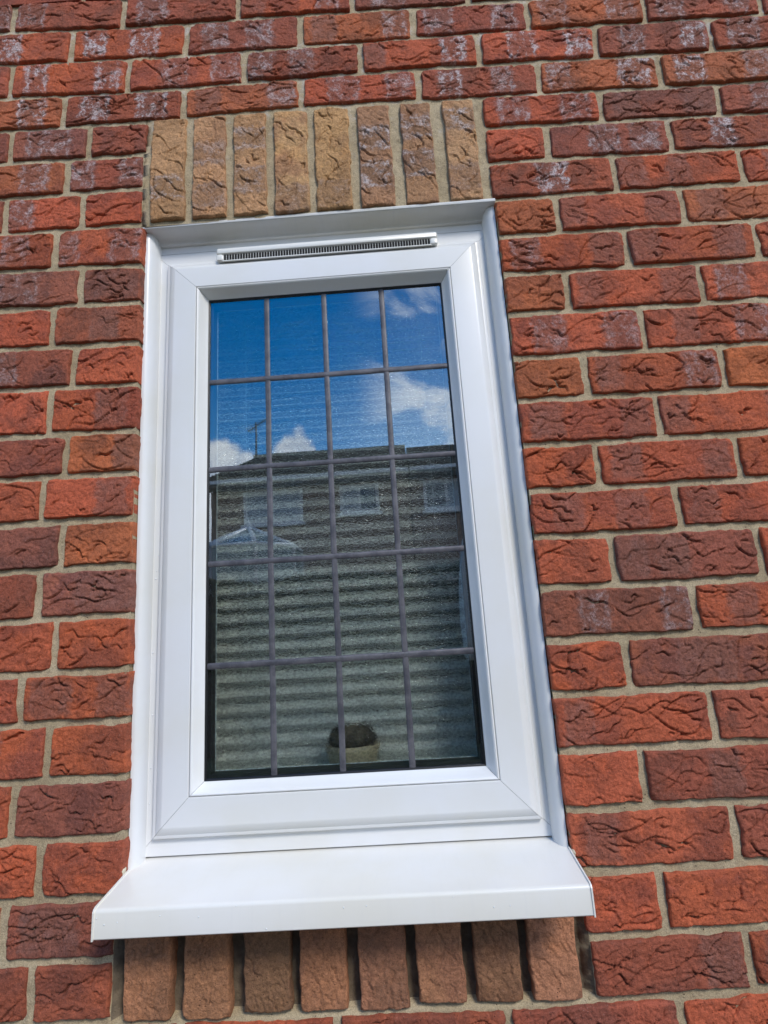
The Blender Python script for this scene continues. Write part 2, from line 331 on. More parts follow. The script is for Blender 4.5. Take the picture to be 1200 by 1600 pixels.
# ---------------------------------------------------------------- the brick wall of the house
TABLE = """
-1,-1110.5,-896.5,157.4,156.7,92.4,91.7,B.8w
-1,-885.5,-678.4,156.3,148.1,91.3,83.1,D.15w
-1,-667.4,-453.4,147.6,148.4,82.6,83.4,D.25w
-1,-442.4,-229.7,148.4,145.3,83.4,80.3,R.1p.8w
-1,-218.7,-4.7,145.1,141.4,80.1,76.4,B.3w
0,-991.3,-777.3,82.4,77,13.7,10.4,R.45W
0,-766.3,-553.7,76.6,72.9,10.1,4.7,R.2W.65W
0,-542.7,-334.1,72.9,72.2,4.4,1.8,D.25w.65w
0,-323.1,-115.8,72,68.3,1.9,3.9,O.2p.85w
0,-104.8,102.4,68.1,64.9,4,3.9,D.2w.8w
0,113.4,322.9,64.9,64.9,3.7,-0.1,O.2w.8w
0,333.9,539.7,64.9,64.9,-0.3,-3.9,D.2w.8w
0,550.7,764.7,64.9,64.9,-4.1,-4.2,D.3w
1,-1102,-888,3.7,3.3,-65.5,-65.9,D.8w
1,-877,-663.3,3,-2.5,-66.4,-75.5,R.2W.85W
1,-652.3,-441.7,-2.8,-8.2,-75.8,-70.6,R.4w.85w
1,-430.7,-221.3,-8.5,-7.1,-70.3,-69.9,D.1w.5w
1,-210.3,1.7,-7,-4.9,-69.9,-69.8,R.1p.8W
1,12.7,221.6,-4.8,-8.2,-69.8,-74.4,R.35W.85W
1,232.6,435.1,-8.4,-12.1,-74.6,-79.2,B.3w.85W
1,446.1,660.1,-12.3,-14.2,-79.4,-81.4,D.25w
2,-995.9,-781.9,-75.5,-80.5,-140.7,-143,O.75W
2,-770.9,-555.8,-80.9,-83.4,-143.3,-143.4,D.25W.75W
2,-544.8,-335.7,-83.2,-79.9,-142.8,-137.4,O.2p.85w
2,-324.7,-116.9,-79.9,-79.8,-137.6,-141.6,R.35w.85w
2,-105.9,106.3,-79.8,-81.8,-141.8,-146.4,D.25W.7w
2,117.3,327.7,-82,-86.8,-146.6,-151.7,O.15w.8W
2,338.7,552.7,-87,-91.4,-151.9,-156.3,O.22W.8w
3,-1089.9,-875.9,-150.7,-151,-215,-215,D.8w
3,-864.9,-729.6,-151.3,-154.1,-215,-215.2,P.5w
3,-718.6,-617.5,-154.4,-156.5,-215.3,-215.4,D
3,3.4,208.6,-153.9,-158.8,-213.3,-217.9,R.25w.8w
3,219.6,422.3,-159.1,-163.9,-218.2,-222.8,B.2p.85p
3,433.3,647.3,-164.2,-166.3,-223,-224.7,B.4w
4,-980.5,-766.5,-225,-225.2,-289.7,-289.1,O.75w
4,-755.5,-622.1,-225.2,-225.4,-289,-288.3,D.15w.9w
4,0.8,103.8,-223.3,-225.5,-289.2,-290.4,R
4,114.8,323.1,-225.8,-230.5,-290.6,-293.1,B.45w.8w
4,334.1,548.1,-230.8,-234.7,-293.2,-295.1,D.4W
5,-1087.3,-873.3,-299.7,-299.7,-364.7,-364.7,B
5,-862.3,-734,-299.6,-298.9,-364.6,-363.8,R.15w
5,-723,-621.8,-298.8,-298.3,-363.7,-363.1,R
5,-0.1,213.3,-299.2,-301.8,-365.4,-366.8,D.5W
5,224.3,434,-301.9,-304.4,-366.9,-368.3,R.1p.5p
5,445,659,-304.6,-305.1,-368.4,-368.6,R.3p
6,-991,-777,-374.7,-374.1,-439.8,-442.1,R.7w
6,-766,-621.3,-374,-373.1,-442.4,-445.9,R.1w.8w
6,1.1,102.9,-375.4,-376.1,-439.1,-440,O
6,113.9,318.5,-376.2,-377.6,-440.1,-442.1,R.1p.85p
6,329.5,543.5,-377.6,-378.6,-442.2,-443.5,O.2p
7,-941.2,-727.2,-449.8,-453.4,-514.9,-516.7,P.5w
7,-716.2,-618.5,-453.7,-455.8,-516.9,-518.1,B.5p
7,1,212.4,-449.1,-451.1,-514.5,-516.3,R.2w.85p
7,223.4,429,-451.2,-453.2,-516.4,-518.3,R.1p.8p
7,440,654,-453.3,-453.5,-518.4,-518.4,R
8,-985.9,-771.9,-524.9,-526.1,-589.8,-591.7,R.5p
8,-760.9,-616.9,-526.2,-528.1,-591.9,-595.1,D.6p
8,0.5,100.7,-524.5,-525.3,-589.7,-590.7,O
8,111.7,322.7,-525.4,-527.3,-590.8,-593.1,R.15p.85p
8,333.7,547.7,-527.4,-528.4,-593.2,-594.3,R.2w
9,-944.1,-730.1,-599.8,-602.6,-665.7,-667,B.4w
9,-719.1,-615.3,-602.9,-605.1,-667.1,-668.3,R
9,-1.5,213.8,-599.7,-601.9,-668.7,-670.4,R.3w.85w
9,224.8,438.8,-602.1,-604.3,-670.5,-672,R.3p.8w
10,-979.3,-765.3,-675.7,-676.6,-748.8,-748.8,R
10,-754.3,-614.6,-676.7,-678.3,-748.8,-748.8,R.7p
10,-0.6,109.1,-678.7,-679.6,-744.2,-745.4,O
10,120.1,330,-679.6,-681.3,-745.5,-747.8,R.15p.85w
10,341,555,-681.4,-682,-748,-748.6,X
11,-947.9,-733.9,-758.8,-758.8,-819.1,-820.3,D
11,-722.9,-613.8,-758.8,-758.8,-820.5,-821.8,O.9p
11,-1.9,212.7,-754.2,-756.5,-819.2,-822.1,R.2p.85p
11,223.7,437.7,-756.6,-758.6,-822.3,-824.5,R.1p.9p
12,-980.7,-766.7,-829.1,-829.9,-894.3,-894.3,R.3w
12,-755.7,-613.1,-830.1,-831.8,-894.4,-894.6,R.75p
12,-1.4,106,-829.2,-830.6,-893.8,-894.9,R
12,117,324.6,-830.8,-833.7,-895,-897.2,R.2p.85p
12,335.6,549.6,-833.8,-834.5,-897.3,-897.6,R
13,-945.2,-731.2,-904.3,-904.4,-968.6,-969.1,P
13,-720.2,-612.3,-904.4,-904.6,-969.1,-969.7,O
13,-1.1,218.6,-903.8,-906.1,-966.7,-967.6,R.25p.7p
13,229.6,443.6,-906.2,-907.6,-967.6,-968.2,R.15p
14,-975.4,-761.4,-978.6,-978.9,-1043.1,-1043.3,D
14,-750.4,-611.4,-979,-979.7,-1043.3,-1043.9,P.7p
14,-2.3,109.5,-976.7,-977.1,-1043.2,-1044.9,R
14,120.5,326.5,-977.2,-978.1,-1045.1,-1048.4,B.4p.1p
14,337.5,551.5,-978.1,-978.2,-1048.5,-1048.5,R
15,-945.6,-731.6,-1053.1,-1053.4,-1121.2,-1121.7,R
15,-720.6,-609.3,-1053.5,-1053.9,-1121.8,-1122.6,R
15,-1.1,217.1,-1053.2,-1056.6,-1119.6,-1121,B.35w.9w
15,228.1,442.1,-1056.8,-1058.5,-1121.1,-1121.7,R.3p
16,-990.1,-776.1,-1131.2,-1131.3,-1193.4,-1193.4,R
16,-765.1,-608.3,-1131.4,-1132.6,-1193.4,-1193.3,R.25p.85p
16,-2.1,106.8,-1129.6,-1130.3,-1194.4,-1195.4,R
16,117.8,331.8,-1130.4,-1131.7,-1195.6,-1197.4,B.5p
17,-945.3,-731.3,-1203.4,-1203.4,-1268.9,-1269.3,R.6p
17,-720.3,-606.3,-1203.4,-1203.3,-1269.3,-1270.1,R
17,-3.3,214.7,-1204.4,-1206.5,-1269.4,-1271.8,R.15p
17,225.7,439.7,-1206.7,-1207.4,-1271.9,-1272.6,D
18,-989.3,-775.3,-1278.9,-1279,-1346.9,-1346.8,R
18,-764.3,-605,-1279,-1280.1,-1346.8,-1346,B
18,-3.2,105.8,-1279.4,-1280.5,-1345.8,-1346.2,R
18,116.8,330.8,-1280.7,-1282.6,-1346.2,-1346.8,D.5p
19,-945.6,-731.6,-1356.9,-1356.6,-1420,-1419.9,R
19,-720.6,-606.4,-1356.6,-1356,-1419.8,-1419.6,R
19,-4.5,217.2,-1355.8,-1356.6,-1422.3,-1422.1,R.2p
19,228.2,442.2,-1356.6,-1356.8,-1422.1,-1422.1,D
20,-989.4,-775.4,-1430,-1430,-1492.4,-1492.4,D
20,-764.4,-618.8,-1430,-1429.6,-1492.4,-1494.7,B.4p
20,6.5,107.4,-1432.3,-1432.2,-1498.9,-1497.8,R
20,118.4,332.4,-1432.2,-1432.1,-1497.7,-1496.3,R
21,-946.4,-732.4,-1502.4,-1503,-1563.9,-1564.2,D
21,-721.4,-621.3,-1503.1,-1504.7,-1564.3,-1565.2,D
21,10.2,206.1,-1508.9,-1506.7,-1571,-1566.8,D.85p
21,217.1,431.1,-1506.6,-1506.3,-1566.6,-1566.4,R.2p
22,-747.6,-533.6,-1574,-1576,-1639,-1641,D
22,-522.6,-329.2,-1576.1,-1577.8,-1641.1,-1642.8,R
22,-318.2,-109.6,-1577.9,-1579.9,-1642.9,-1644.9,D
22,-98.6,108.5,-1580,-1578.9,-1645,-1643.9,D
22,119.5,333.5,-1578.7,-1576.4,-1643.7,-1641.4,R"""
TOP_SOLDIERS = [(-606.7,-544.5),(-531.1,-470.2),(-456.3,-396.5),(-382.6,-321.4),(-307.7,-244.9),(-230.1,-169.9),(-150.7,-94.2),(-72.7,-15.4)]
BOT_SOLDIERS = [(-604.2,-541.1),(-524.4,-463.4),(-444.2,-382.7),(-371.0,-309.8),(-294.1,-229.8),(-217.5,-156.0),(-143.0,-82.6),(-71.2,-7.9)]

def lattice(x, y, s, rng):
    """smooth value noise on arrays, -1..1"""
    G = rng.uniform(-1, 1, (64, 64)); X = x/s + 20; Y = y/s + 20
    i = np.floor(X).astype(int); j = np.floor(Y).astype(int); u = X-i; v = Y-j
    u = u*u*(3-2*u); v = v*v*(3-2*v); g = lambda a, b: G[a % 64, b % 64]
    return (g(i, j)*(1-u)+g(i+1, j)*u)*(1-v) + (g(i, j+1)*(1-u)+g(i+1, j+1)*u)*v

def brick_mesh(name, w, h, seed, mat, folds, depth_mm, step=1.5, back=60, angle=(8, 38), relief=1.0):
    """creased stock brick: front face at y = 0 (mm, metres in the mesh), modelled folds, worn edges"""
    rng = np.random.default_rng(seed)
    nx, nz_ = max(8, int(round(w/step))), max(8, int(round(h/step)))
    gx = np.linspace(-w/2, w/2, nx+1); gz = np.linspace(-h/2, h/2, nz_+1)
    X, Z = np.meshgrid(gx, gz)
    H = .8*relief*lattice(X, Z, 45, rng) + .6*relief*lattice(X, Z, 18, rng) + .45*relief*lattice(X, Z, 7, rng) + .28*lattice(X, Z, 3.2, rng)
    long_x = w >= h
    th = rng.uniform(-.5, .5); xr = X*math.cos(th)+Z*math.sin(th); zr = -X*math.sin(th)+Z*math.cos(th)
    wp = lattice(X, Z, 24, rng)*7
    rid = 1-np.abs(lattice(xr+wp, (zr+wp)*2.3, 17, rng)); H -= 1.5*np.clip((rid-.80)/.20, 0, 1)**1.5*(lattice(X, Z, 40, rng) > -.25)
    rid = 1-np.abs(lattice(xr*1.0, (zr-wp)*1.8, 9, rng)); H -= .8*np.clip((rid-.80)/.20, 0, 1)**1.5
    H -= 1.6*np.clip((lattice(X, Z, 5, rng)-.72)/.28, 0, 1)          # pits
    for _ in range(folds):
        cx, cz = rng.uniform(-.46, .46)*w, rng.uniform(-.42, .42)*h
        L = rng.uniform(10, 42) if rng.random() < .74 else rng.uniform(42, 90)
        L = min(L, .8*max(w, h))
        a = math.radians(rng.uniform(*angle))*(1 if rng.random() < .62 else -1)
        if not long_x: a = math.pi/2 + a*1.05
        bow = rng.uniform(-.26, .26)*L
        t = np.linspace(0, 1, 22); ax = (t-.5)*L; ay = bow*(1-(2*t-1)**2) + rng.uniform(-1, 1)*3*np.sin(t*9+rng.uniform(0, 6))
        px = cx + ax*math.cos(a) - ay*math.sin(a); pz = cz + ax*math.sin(a) + ay*math.cos(a)
        D = np.hypot(X[..., None]-px, Z[..., None]-pz); k = D.argmin(-1); d = np.take_along_axis(D, k[..., None], -1)[..., 0]
        tt = t[k]; taper = np.sin(np.pi*np.clip(tt, .03, .97))**.6
        kk = np.clip(k, 1, 20); tx = px[kk+1]-px[kk-1]; tz = pz[kk+1]-pz[kk-1]
        side = np.sign((X-px[k])*(-tz) + (Z-pz[k])*tx) * (1 if math.cos(a) >= 0 else -1)
        dep = depth_mm*rng.uniform(.6, 1.4); wd_ = rng.uniform(.75, 1.5)
        H -= dep*taper*np.exp(-(d/wd_)**2)
        H += 1.1*relief*taper*np.exp(-np.abs(d-1.6)/rng.uniform(2.5, 7))*(side > 0)*np.clip((26-d)/26, 0, 1)
    # worn edge
    ex = np.minimum(X+w/2, w/2-X) ; ez = np.minimum(Z+h/2, h/2-Z); e = np.minimum(ex, ez)
    rad = 2.1 + 1.4*lattice(X, Z, 22, rng)
    H -= 2.6*np.clip(1-e/rad, 0, 1)**2
    # corners knocked off
    for sx in (-1, 1):
        for sz in (-1, 1):
            q = np.hypot(X-sx*w/2, Z-sz*h/2); rc = rng.uniform(4, 14)
            H -= rng.uniform(1, 5.0)*np.clip(1-q/rc, 0, 1)
    cut = lattice(X, Z, 26, rng)*1.6 + lattice(X, Z, 8, rng)*1.1 - .6
    X2 = X + np.sign(X)*cut*(np.abs(X)/(w/2))**14 ; Z2 = Z + np.sign(Z)*(lattice(X, Z, 28, rng)*1.7+lattice(X, Z, 8, rng)*1.0-.5)*(np.abs(Z)/(h/2))**8
    V = np.stack([X2.ravel()/1000, -H.ravel()/1000, Z2.ravel()/1000], 1)
    n1 = nx+1; idx = np.arange(n1*(nz_+1)).reshape(nz_+1, n1)
    F = np.stack([idx[:-1, :-1].ravel(), idx[:-1, 1:].ravel(), idx[1:, 1:].ravel(), idx[1:, :-1].ravel()], 1)
    b = np.concatenate([idx[0, :], idx[1:, -1], idx[-1, -2::-1], idx[-2:0:-1, 0]])
    VB = V[b].copy(); VB[:, 1] = back/1000
    nb0 = len(V); V = np.concatenate([V, VB]); m = len(b); r_ = np.arange(m)
    S = np.stack([b, nb0+r_, nb0+(r_+1) % m, b[(r_+1) % m]], 1)
    F = np.concatenate([F, S])
    me = bpy.data.meshes.new(name)
    me.vertices.add(len(V)); me.vertices.foreach_set('co', V.ravel())
    me.loops.add(F.size); me.loops.foreach_set('vertex_index', F.ravel().astype(np.int32))
    me.polygons.add(len(F)); me.polygons.foreach_set('loop_start', np.arange(0, F.size, 4, dtype=np.int32))
    me.polygons.foreach_set('loop_total', np.full(len(F), 4, dtype=np.int32))
    me.update(calc_edges=True); me.validate(); me.shade_smooth(); me.materials.append(mat)
    return me

house = empty('brick_house', (0, 0, 0))
tag(house, 'red and purple creased brick house wall around the white leaded window', 'house')
rnd = random.Random(4)
TONES = {'R': ((.42, .100, .046), (.25, .067, .039)), 'D': ((.315, .086, .048), (.19, .062, .041)), 'B': ((.28, .086, .051), (.165, .060, .042)),
         'P': ((.28, .095, .061), (.185, .070, .052)), 'O': ((.39, .116, .050), (.25, .080, .041)), 'X': ((.44, .124, .046), (.33, .092, .038))}
def jit(c, a=.12):
    f = 1+rnd.uniform(-a, a); return [c[0]*f*(1+rnd.uniform(-.05, .05)), c[1]*f, c[2]*f*(1+rnd.uniform(-.08, .08))]
def place(me, cx, cz, ang, sx, sz, tone, tone2, k1, k2, proud, flip):
    o = bpy.data.objects.new('brick', me)
    o.location = W(cx, -proud, cz); o.rotation_euler = (0, (math.pi if flip else 0) - ang, 0); o.scale = (sx, 1, sz)
    o['tone'] = tone; o['tone_dark'] = tone2
    s = -1 if flip else 1
    o['kiss_one'] = [s*k1[0], k1[1], k1[2]]; o['kiss_two'] = [s*k2[0], k2[1], k2[2]]
    link(o, house); return o
import re
order = list(range(30)); rnd.shuffle(order); cnt = 0; row_range = {}
for line in TABLE.strip().split('\n'):
    a = line.split(','); k = int(a[0]); x0, x1, zt0, zt1, zb0, zb1 = map(float, a[1:7]); code = a[7]
    row_range.setdefault(k, []).append((x0, x1))
    f_ = min(1, max(0, (-375-zt0)/1030))
    if 6 <= k <= 19 and -630 < x1 < -600: x1 = -618.3 + 9.0*f_ + rnd.uniform(-.5, .5)
    if 6 <= k <= 19 and -8 < x0 < 8: x0 = 3.4 - 4.0*f_ + rnd.uniform(-.5, .5)
    w = x1-x0; h = ((zt0+zt1)-(zb0+zb1))/2; cx = (x0+x1)/2; cz = (zt0+zt1+zb0+zb1)/4
    ang = math.atan2((zt1+zb1)-(zt0+zb0), 2*w)
    cnt += 1; flip = False; src_w = w
    me = brick_mesh('creased_brick', w, 65, 100+cnt, M_BRICK, int(w/215*rnd.uniform(7, 30)), rnd.uniform(4.4, 6.6), angle=rnd.choice(((4, 30), (10, 45), (2, 60), (8, 38))), relief=rnd.uniform(.75, 1.15))
    t1, t2 = TONES[code[0]]
    marks = re.findall(r'\.(\d+)([wWp])', code); ks = []
    sx = w/src_w
    for mnum, ty in marks[:2]:
        c = (float('0.'+mnum)-.5)*w/1000/sx
        hw = rnd.uniform(.021, .031)*(1.6 if len(marks) == 1 and code[0] in 'BP' else 1)
        ks.append((c, hw, {'w': .85, 'W': 1.6, 'p': .12}[ty]*(1 if k < 6 else .6)))
    while len(ks) < 2: ks.append((0, 0, 0))
    place(me, cx, cz, ang, sx, h/65, jit(t1), jit(t2), ks[0], ks[1], rnd.uniform(-1.2, 1.2), flip)
TAN = ((.49, .275, .132), (.34, .180, .088)); BRN = ((.37, .195, .100), (.24, .122, .068)); LOW = ((.37, .168, .090), (.26, .120, .068)); LOWD = ((.235, .122, .070), (.175, .088, .054))
tops = [(TAN, (.3, 1.0), (0, 0)), (TAN, (.62, .5), (.2, .4)), (TAN, (.75, .8), (.33, .6)), (TAN, (0, 0), (.12, .3)), (TAN, (0, 0), (.15, .25)), (BRN, (.66, 1.2), (.3, 1.2)), (BRN, (.75, 1.0), (.38, 1.0)), (TAN, (.8, 1.0), (.22, .3))]
for i, (x0, x1) in enumerate(TOP_SOLDIERS):
    cx = (x0+x1)/2; zt, zb = -149-5*(i/7), -364-4*(i/7); Lh = zt-zb
    # soldier: a stretcher stood on end, so its own x axis runs down the wall
    me = brick_mesh('buff_soldier', Lh, x1-x0, 500+i, M_BUFF, 12, 5.5, angle=(22, 62), relief=1.3)
    T, a, b = tops[i]
    o = place(me, cx, (zt+zb)/2, 0, 1, 1, jit(T[0], .06), jit(T[1], .06), ((.5-a[0])*Lh/1000, .026 if a[0] else 0, a[1]), ((.5-b[0])*Lh/1000, .028 if b[0] else 0, b[1]), 1, False)
    o.rotation_euler = (0, math.pi/2, 0)
for i, (x0, x1) in enumerate(BOT_SOLDIERS):
    cx = (x0+x1)/2; zt, zb = -1424, -1570-2*math.sin(i*2.1); Lh = zt-zb
    me = brick_mesh('sandfaced_soldier', Lh, x1-x0, 600+i, M_BUFF, 9, 2.0, relief=.9)
    T = LOWD if i in (2, 6) else LOW
    o = place(me, cx, (zt+zb)/2, 0, 1, 1, jit(T[0], .08), jit(T[1], .08), (0, 0, 0), (0, 0, 0), 0, False)
    o.rotation_euler = (0, math.pi/2, 0)

# plain bricks of the rest of the wall, beyond the part the photograph shows: one joined part
V, F = [], []
mids = []
def far(x0, x1, zt, zb):
    boxv(x0, x1, rnd.uniform(-1, 1), 60, zb, zt, V, F)
for k in range(-33, 35):
    zt, zb = 75-75*k-80, 75-75*k-75-65-5
    zt, zb = -75*(k-1)-5, -75*k+5
    off = 112 if k % 2 else 0
    rr_ = row_range.get(k)
    lo, hi = (min(a for a, b in rr_)-11, max(b for a, b in rr_)+11) if rr_ else (None, None)
    if rr_:
        x = lo
        while x > -3000: far(x-214, x, zt, zb); x -= 225
        x = hi
        while x < 3000: far(x, x+214, zt, zb); x += 225
        if k == 22: pass
    else:
        x = -3000+off
        while x < 3000: far(x, x+214, zt, zb); x += 225
me_far = stuff(mesh('outlying_bricks', V, F, None or M_BRICK, house))
me_far['tone'] = [.30, .075, .040]; me_far['tone_dark'] = [.20, .06, .04]; me_far['kiss_one'] = [0., 0., 0.]; me_far['kiss_two'] = [0., 0., 0.]

# mortar: a modelled, uneven bed 7 mm behind the brick faces
OL, OR_, OT, OB = -617.0, 3.0, -372.0, -1418.0
def coords(lo, hi, step, extra):
    c = list(np.arange(lo, hi+.1, step)); c = [v for v in c if all(abs(v-e) > step*.5 for e in extra)] + list(extra); return np.array(sorted(c))
gx = coords(-1250, 850, 5, [OL, OR_]); gz = coords(-1800, 250, 5, [OT, OB])
X, Z = np.meshgrid(gx, gz); rg = np.random.default_rng(9)
Y = 6.2 + 1.1*lattice(X, Z, 60, rg) + 1.2*lattice(X, Z, 17, rg) + .7*lattice(X, Z, 7, rg)
low = (X > -618) & (X < 6) & (Z < -1432) & (Z > -1572); Y = Y + low*15.0
fz = np.clip((-375-Z)/1030, 0, 1); X = np.where(np.abs(X-OL) < .01, -620.5+9.5*fz, X); X = np.where(np.abs(X-OR_) < .01, 4.5-4.5*fz, X)
V = [(a, b, c) for a, b, c in zip(X.ravel(), Y.ravel(), Z.ravel())]; nxx = len(gx); F = []
for j in range(len(gz)-1):
    for i in range(nxx-1):
        if OL <= gx[i] and gx[i+1] <= OR_ and OB <= gz[j] and gz[j+1] <= OT: continue
        F.append((j*nxx+i, j*nxx+i+1, (j+1)*nxx+i+1, (j+1)*nxx+i))
for x0, x1, z0, z1 in ((-3100, -1250, -2650, 2500), (850, 3100, -2650, 2500), (-1250, 850, -2650, -1800), (-1250, 850, 250, 2500)):
    b = len(V); V += [(x0, 7, z0), (x1, 7, z0), (x1, 7, z1), (x0, 7, z1)]; F.append((b, b+1, b+2, b+3))
for a, b_ in (((-612, OB), (-621, OT)), ((1, OB), (4, OT)), ((OL, OT), (OR_, OT)), ((OL, OB), (OR_, OB))):
    b = len(V); V += [(a[0], 6, a[1]), (b_[0], 6, b_[1]), (b_[0], 110, b_[1]), (a[0], 110, a[1])]; F.append((b, b+1, b+2, b+3))
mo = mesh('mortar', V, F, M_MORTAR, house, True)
# the pointing under the sill is a darker mortar
mo.data.materials.append(simple('dark_pointing', (.15, .115, .075), .95, .3, 60, .002, 300))
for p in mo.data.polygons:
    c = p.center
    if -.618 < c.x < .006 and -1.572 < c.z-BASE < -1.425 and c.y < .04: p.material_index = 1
# blockwork behind, side walls and roof of the house
M_BLOCK = simple('plastered_blockwork', (.78, .77, .74), .9)
for nm, (x0, x1, z0, z1) in {'a': (-3100, OL-3, -2650, 2500), 'b': (OR_+3, 3100, -2650, 2500), 'c': (OL-3, OR_+3, -2650, OB-3), 'd': (OL-3, OR_+3, OT+3, 2500)}.items():
    box('inner_leaf', x0, x1, 62, 300, z0, z1, M_BLOCK, house)
box('side_wall', -3100, -2900, 300, 7000, -2650, 2500, M_BLOCK, house); box('side_wall', 2900, 3100, 300, 7000, -2650, 2500, M_BLOCK, house)
box('side_wall', -3100, 3100, 7000, 7200, -2650, 2500, M_BLOCK, house)
M_ROOF = simple('concrete_roof_tile', (.16, .13, .105), .85, .25, 30, .01, 60)
recalc(mesh('roof', [(-3300, -350, 2480), (3300, -350, 2480), (3300, 7550, 2480), (-3300, 7550, 2480), (-3300, 3600, 4300), (3300, 3600, 4300)],
     [(0, 1, 5, 4), (2, 3, 4, 5), (0, 4, 3), (1, 2, 5), (3, 2, 1, 0)], M_ROOF, house))
# room seen dimly through the obscure glass
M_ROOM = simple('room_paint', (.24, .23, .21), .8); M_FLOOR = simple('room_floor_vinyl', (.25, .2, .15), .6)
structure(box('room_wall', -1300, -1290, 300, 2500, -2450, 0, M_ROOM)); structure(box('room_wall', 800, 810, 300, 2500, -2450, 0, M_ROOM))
structure(box('room_wall', -1300, 810, 2500, 2510, -2450, 0, simple('room_door_dark', (.16, .14, .12), .7)))  # back wall takes the darker door colour
structure(box('floor', -1300, 810, 300, 2510, -2470, -2452, M_FLOOR)); structure(box('ceiling', -1300, 810, 300, 2510, 2, 12, M_ROOM))

# ---------------------------------------------------------------- the window
win = empty('window', W(-307, 40, -1390))
tag(win, 'white plastic casement window with twenty leaded squares and a deep sill', 'window')
wparts = []
def part(o): wparts.append(o); return o
# outer frame: mitred members, then the packer at the head
for o in ring('frame_member', -611, -3, -1392.3, -402, [(0, 41), (0, 110), (40, 110), (40, 60), (29, 60), (29, 41)], M_PVC, None): part(o)
part(box('frame_head', -615, 1, 40.6, 110, -401.5, -371, M_PVC))
part(box('shadow_gap_strip', -611, -3, 50, 60, -1400, -1391, M_RUBBER))  # black strip added so the gap between frame and sill reads as shadow
# opening sash, proud of the frame
SX0, SX1, SZ0, SZ1 = -586, -27.5, -1368, -428
sash = [(0, 41), (0, 34.5), (1.2, 32.4), (3, 31.6), (5.5, 31.2), (6.2, 30.2), (13.5, 26.3), (15.2, 25.2), (17.5, 25), (54.4, 25), (55.2, 26.0), (55.2, 60), (0, 60)]
for o in ring('sash_member', SX0, SX1, SZ0, SZ1, sash, M_PVC, None, smooth_deg=28): part(o)
bead = [(55.7, 60), (55.7, 26.6), (56.4, 25.4), (57.8, 24.6), (59.3, 25.4), (60.5, 27.2), (62.5, 31.5), (65, 36), (67.5, 40), (69.3, 42.2), (70.4, 43.2), (71, 44.8), (71, 60)]
for o in ring('glazing_bead', SX0, SX1, SZ0, SZ1, bead, M_PVC, None, smooth_deg=40): part(o)
GX0, GX1, GZ0, GZ1 = SX0+71, SX1-71, SZ0+71, SZ1-71
for o in ring('gasket', SX0, SX1, SZ0, SZ1, [(71.05, 44.6), (73.4, 45.4), (74, 47.4), (71.05, 47.4)], M_RUBBER, None, 0): part(o)
# sealed unit: clear outer pane, spacer, stippled inner pane
part(box('glass_pane', GX0-6, GX1+6, 48, 52, GZ0-6, GZ1+6, M_GLASS))
for o in ring('spacer_bar', GX0-6, GX1+6, GZ0-6, GZ1+6, [(0, 52.3), (0, 67.5), (14.5, 67.5), (13.2, 60), (12.8, 52.3)], M_SPACER, None, 0): part(o)
part(mesh('stippled_pane', [(GX0-4, 69, GZ0-4), (GX1+4, 69, GZ0-4), (GX1+4, 69, GZ1+4), (GX0-4, 69, GZ1+4)], [(0, 1, 2, 3)], M_PATTERN))
for o in ring('pane_edge', GX0+8.5, GX1-8.5, GZ0+8.5, GZ1-8.5, [(0, 67.6), (0, 68.6), (1.1, 68.6), (1.1, 67.6)], M_EDGE, None, 0): part(o)
# lead came on the outer pane: rounded strips
def strip(x0, x1, z0, z1, h, vert):
    cs = [(-1, 0), (-.93, .45), (-.7, .8), (-.35, .97), (0, 1), (.35, .97), (.7, .8), (.93, .45), (1, 0)]
    V, F = [], []; nseg = 14; rg_ = random.Random(int(x0*7+z0))
    for i in range(nseg+1):
        t = i/nseg; wob = rg_.uniform(-.35, .35)
        for a, b in cs:
            if vert: V.append(((x0+x1)/2 + a*(x1-x0)/2 + wob, 48-h*b, z0+(z1-z0)*t))
            else: V.append((x0+(x1-x0)*t, 48-h*b, (z0+z1)/2 + a*(z1-z0)/2 + wob))
    for i in range(nseg):
        for j in range(8): F.append((i*9+j, i*9+j+1, (i+1)*9+j+1, (i+1)*9+j))
    return recalc(mesh('lead_strip', V, F, M_LEAD, None, True))
for x in (-411.3, -308.6, -205.7): part(strip(x-4.7, x+4.7, GZ0+.5, GZ1-.5, 1.6, True))
for z in (-657.6, -815.6, -974.4, -1133.0): part(strip(GX0+.3, GX1-.3, z-4.9, z+4.9, 2.3, False))
# quadrant trims covering the joint with the brick, and the head trim
def quad(x_out, x_in, lean_out=0, lean_in=0):
    s = 1 if x_in > x_out else -1; w = abs(x_in-x_out); V, F = [], []
    pts = [(x_out, 41), (x_out, 14)] + [(x_out+s*(1+(w-1)*math.sin(t)), 40.3-26.5*math.cos(t)) for t in [math.pi/2*i/9 for i in range(1, 10)]] + [(x_in, 41)]
    k = len(pts)
    for z in (-1405, -374):
        for a, b in pts:
            q = abs(a-x_out)/w; V.append((a + ((lean_out*(1-q)+lean_in*q) if z < -1000 else 0), b, z))
    F = [(i, (i+1) % k, k+(i+1) % k, k+i) for i in range(k)] + [tuple(range(k)), tuple(range(2*k-1, k-1, -1))]
    o = recalc(mesh('trim', V, F, M_TRIM, None))
    for p in o.data.polygons: p.use_smooth = len(p.vertices) == 4
    o.data.set_sharp_from_angle(angle=R(30)); return o
part(quad(-619, -601.5, 9, 4)); part(quad(2.5, -16, -4, 0))
hp = [(5, -370), (4, -371.5), (4.4, -374.2), (6, -375.2), (12, -374.6), (20, -375.6), (28, -378.6), (33, -382.6), (34.2, -384.6), (34.4, -387.2), (41, -387.2), (41, -368.5), (5, -368.5)]
k = len(hp); V = [(x, a, b) for x in (-621, 4) for a, b in hp]
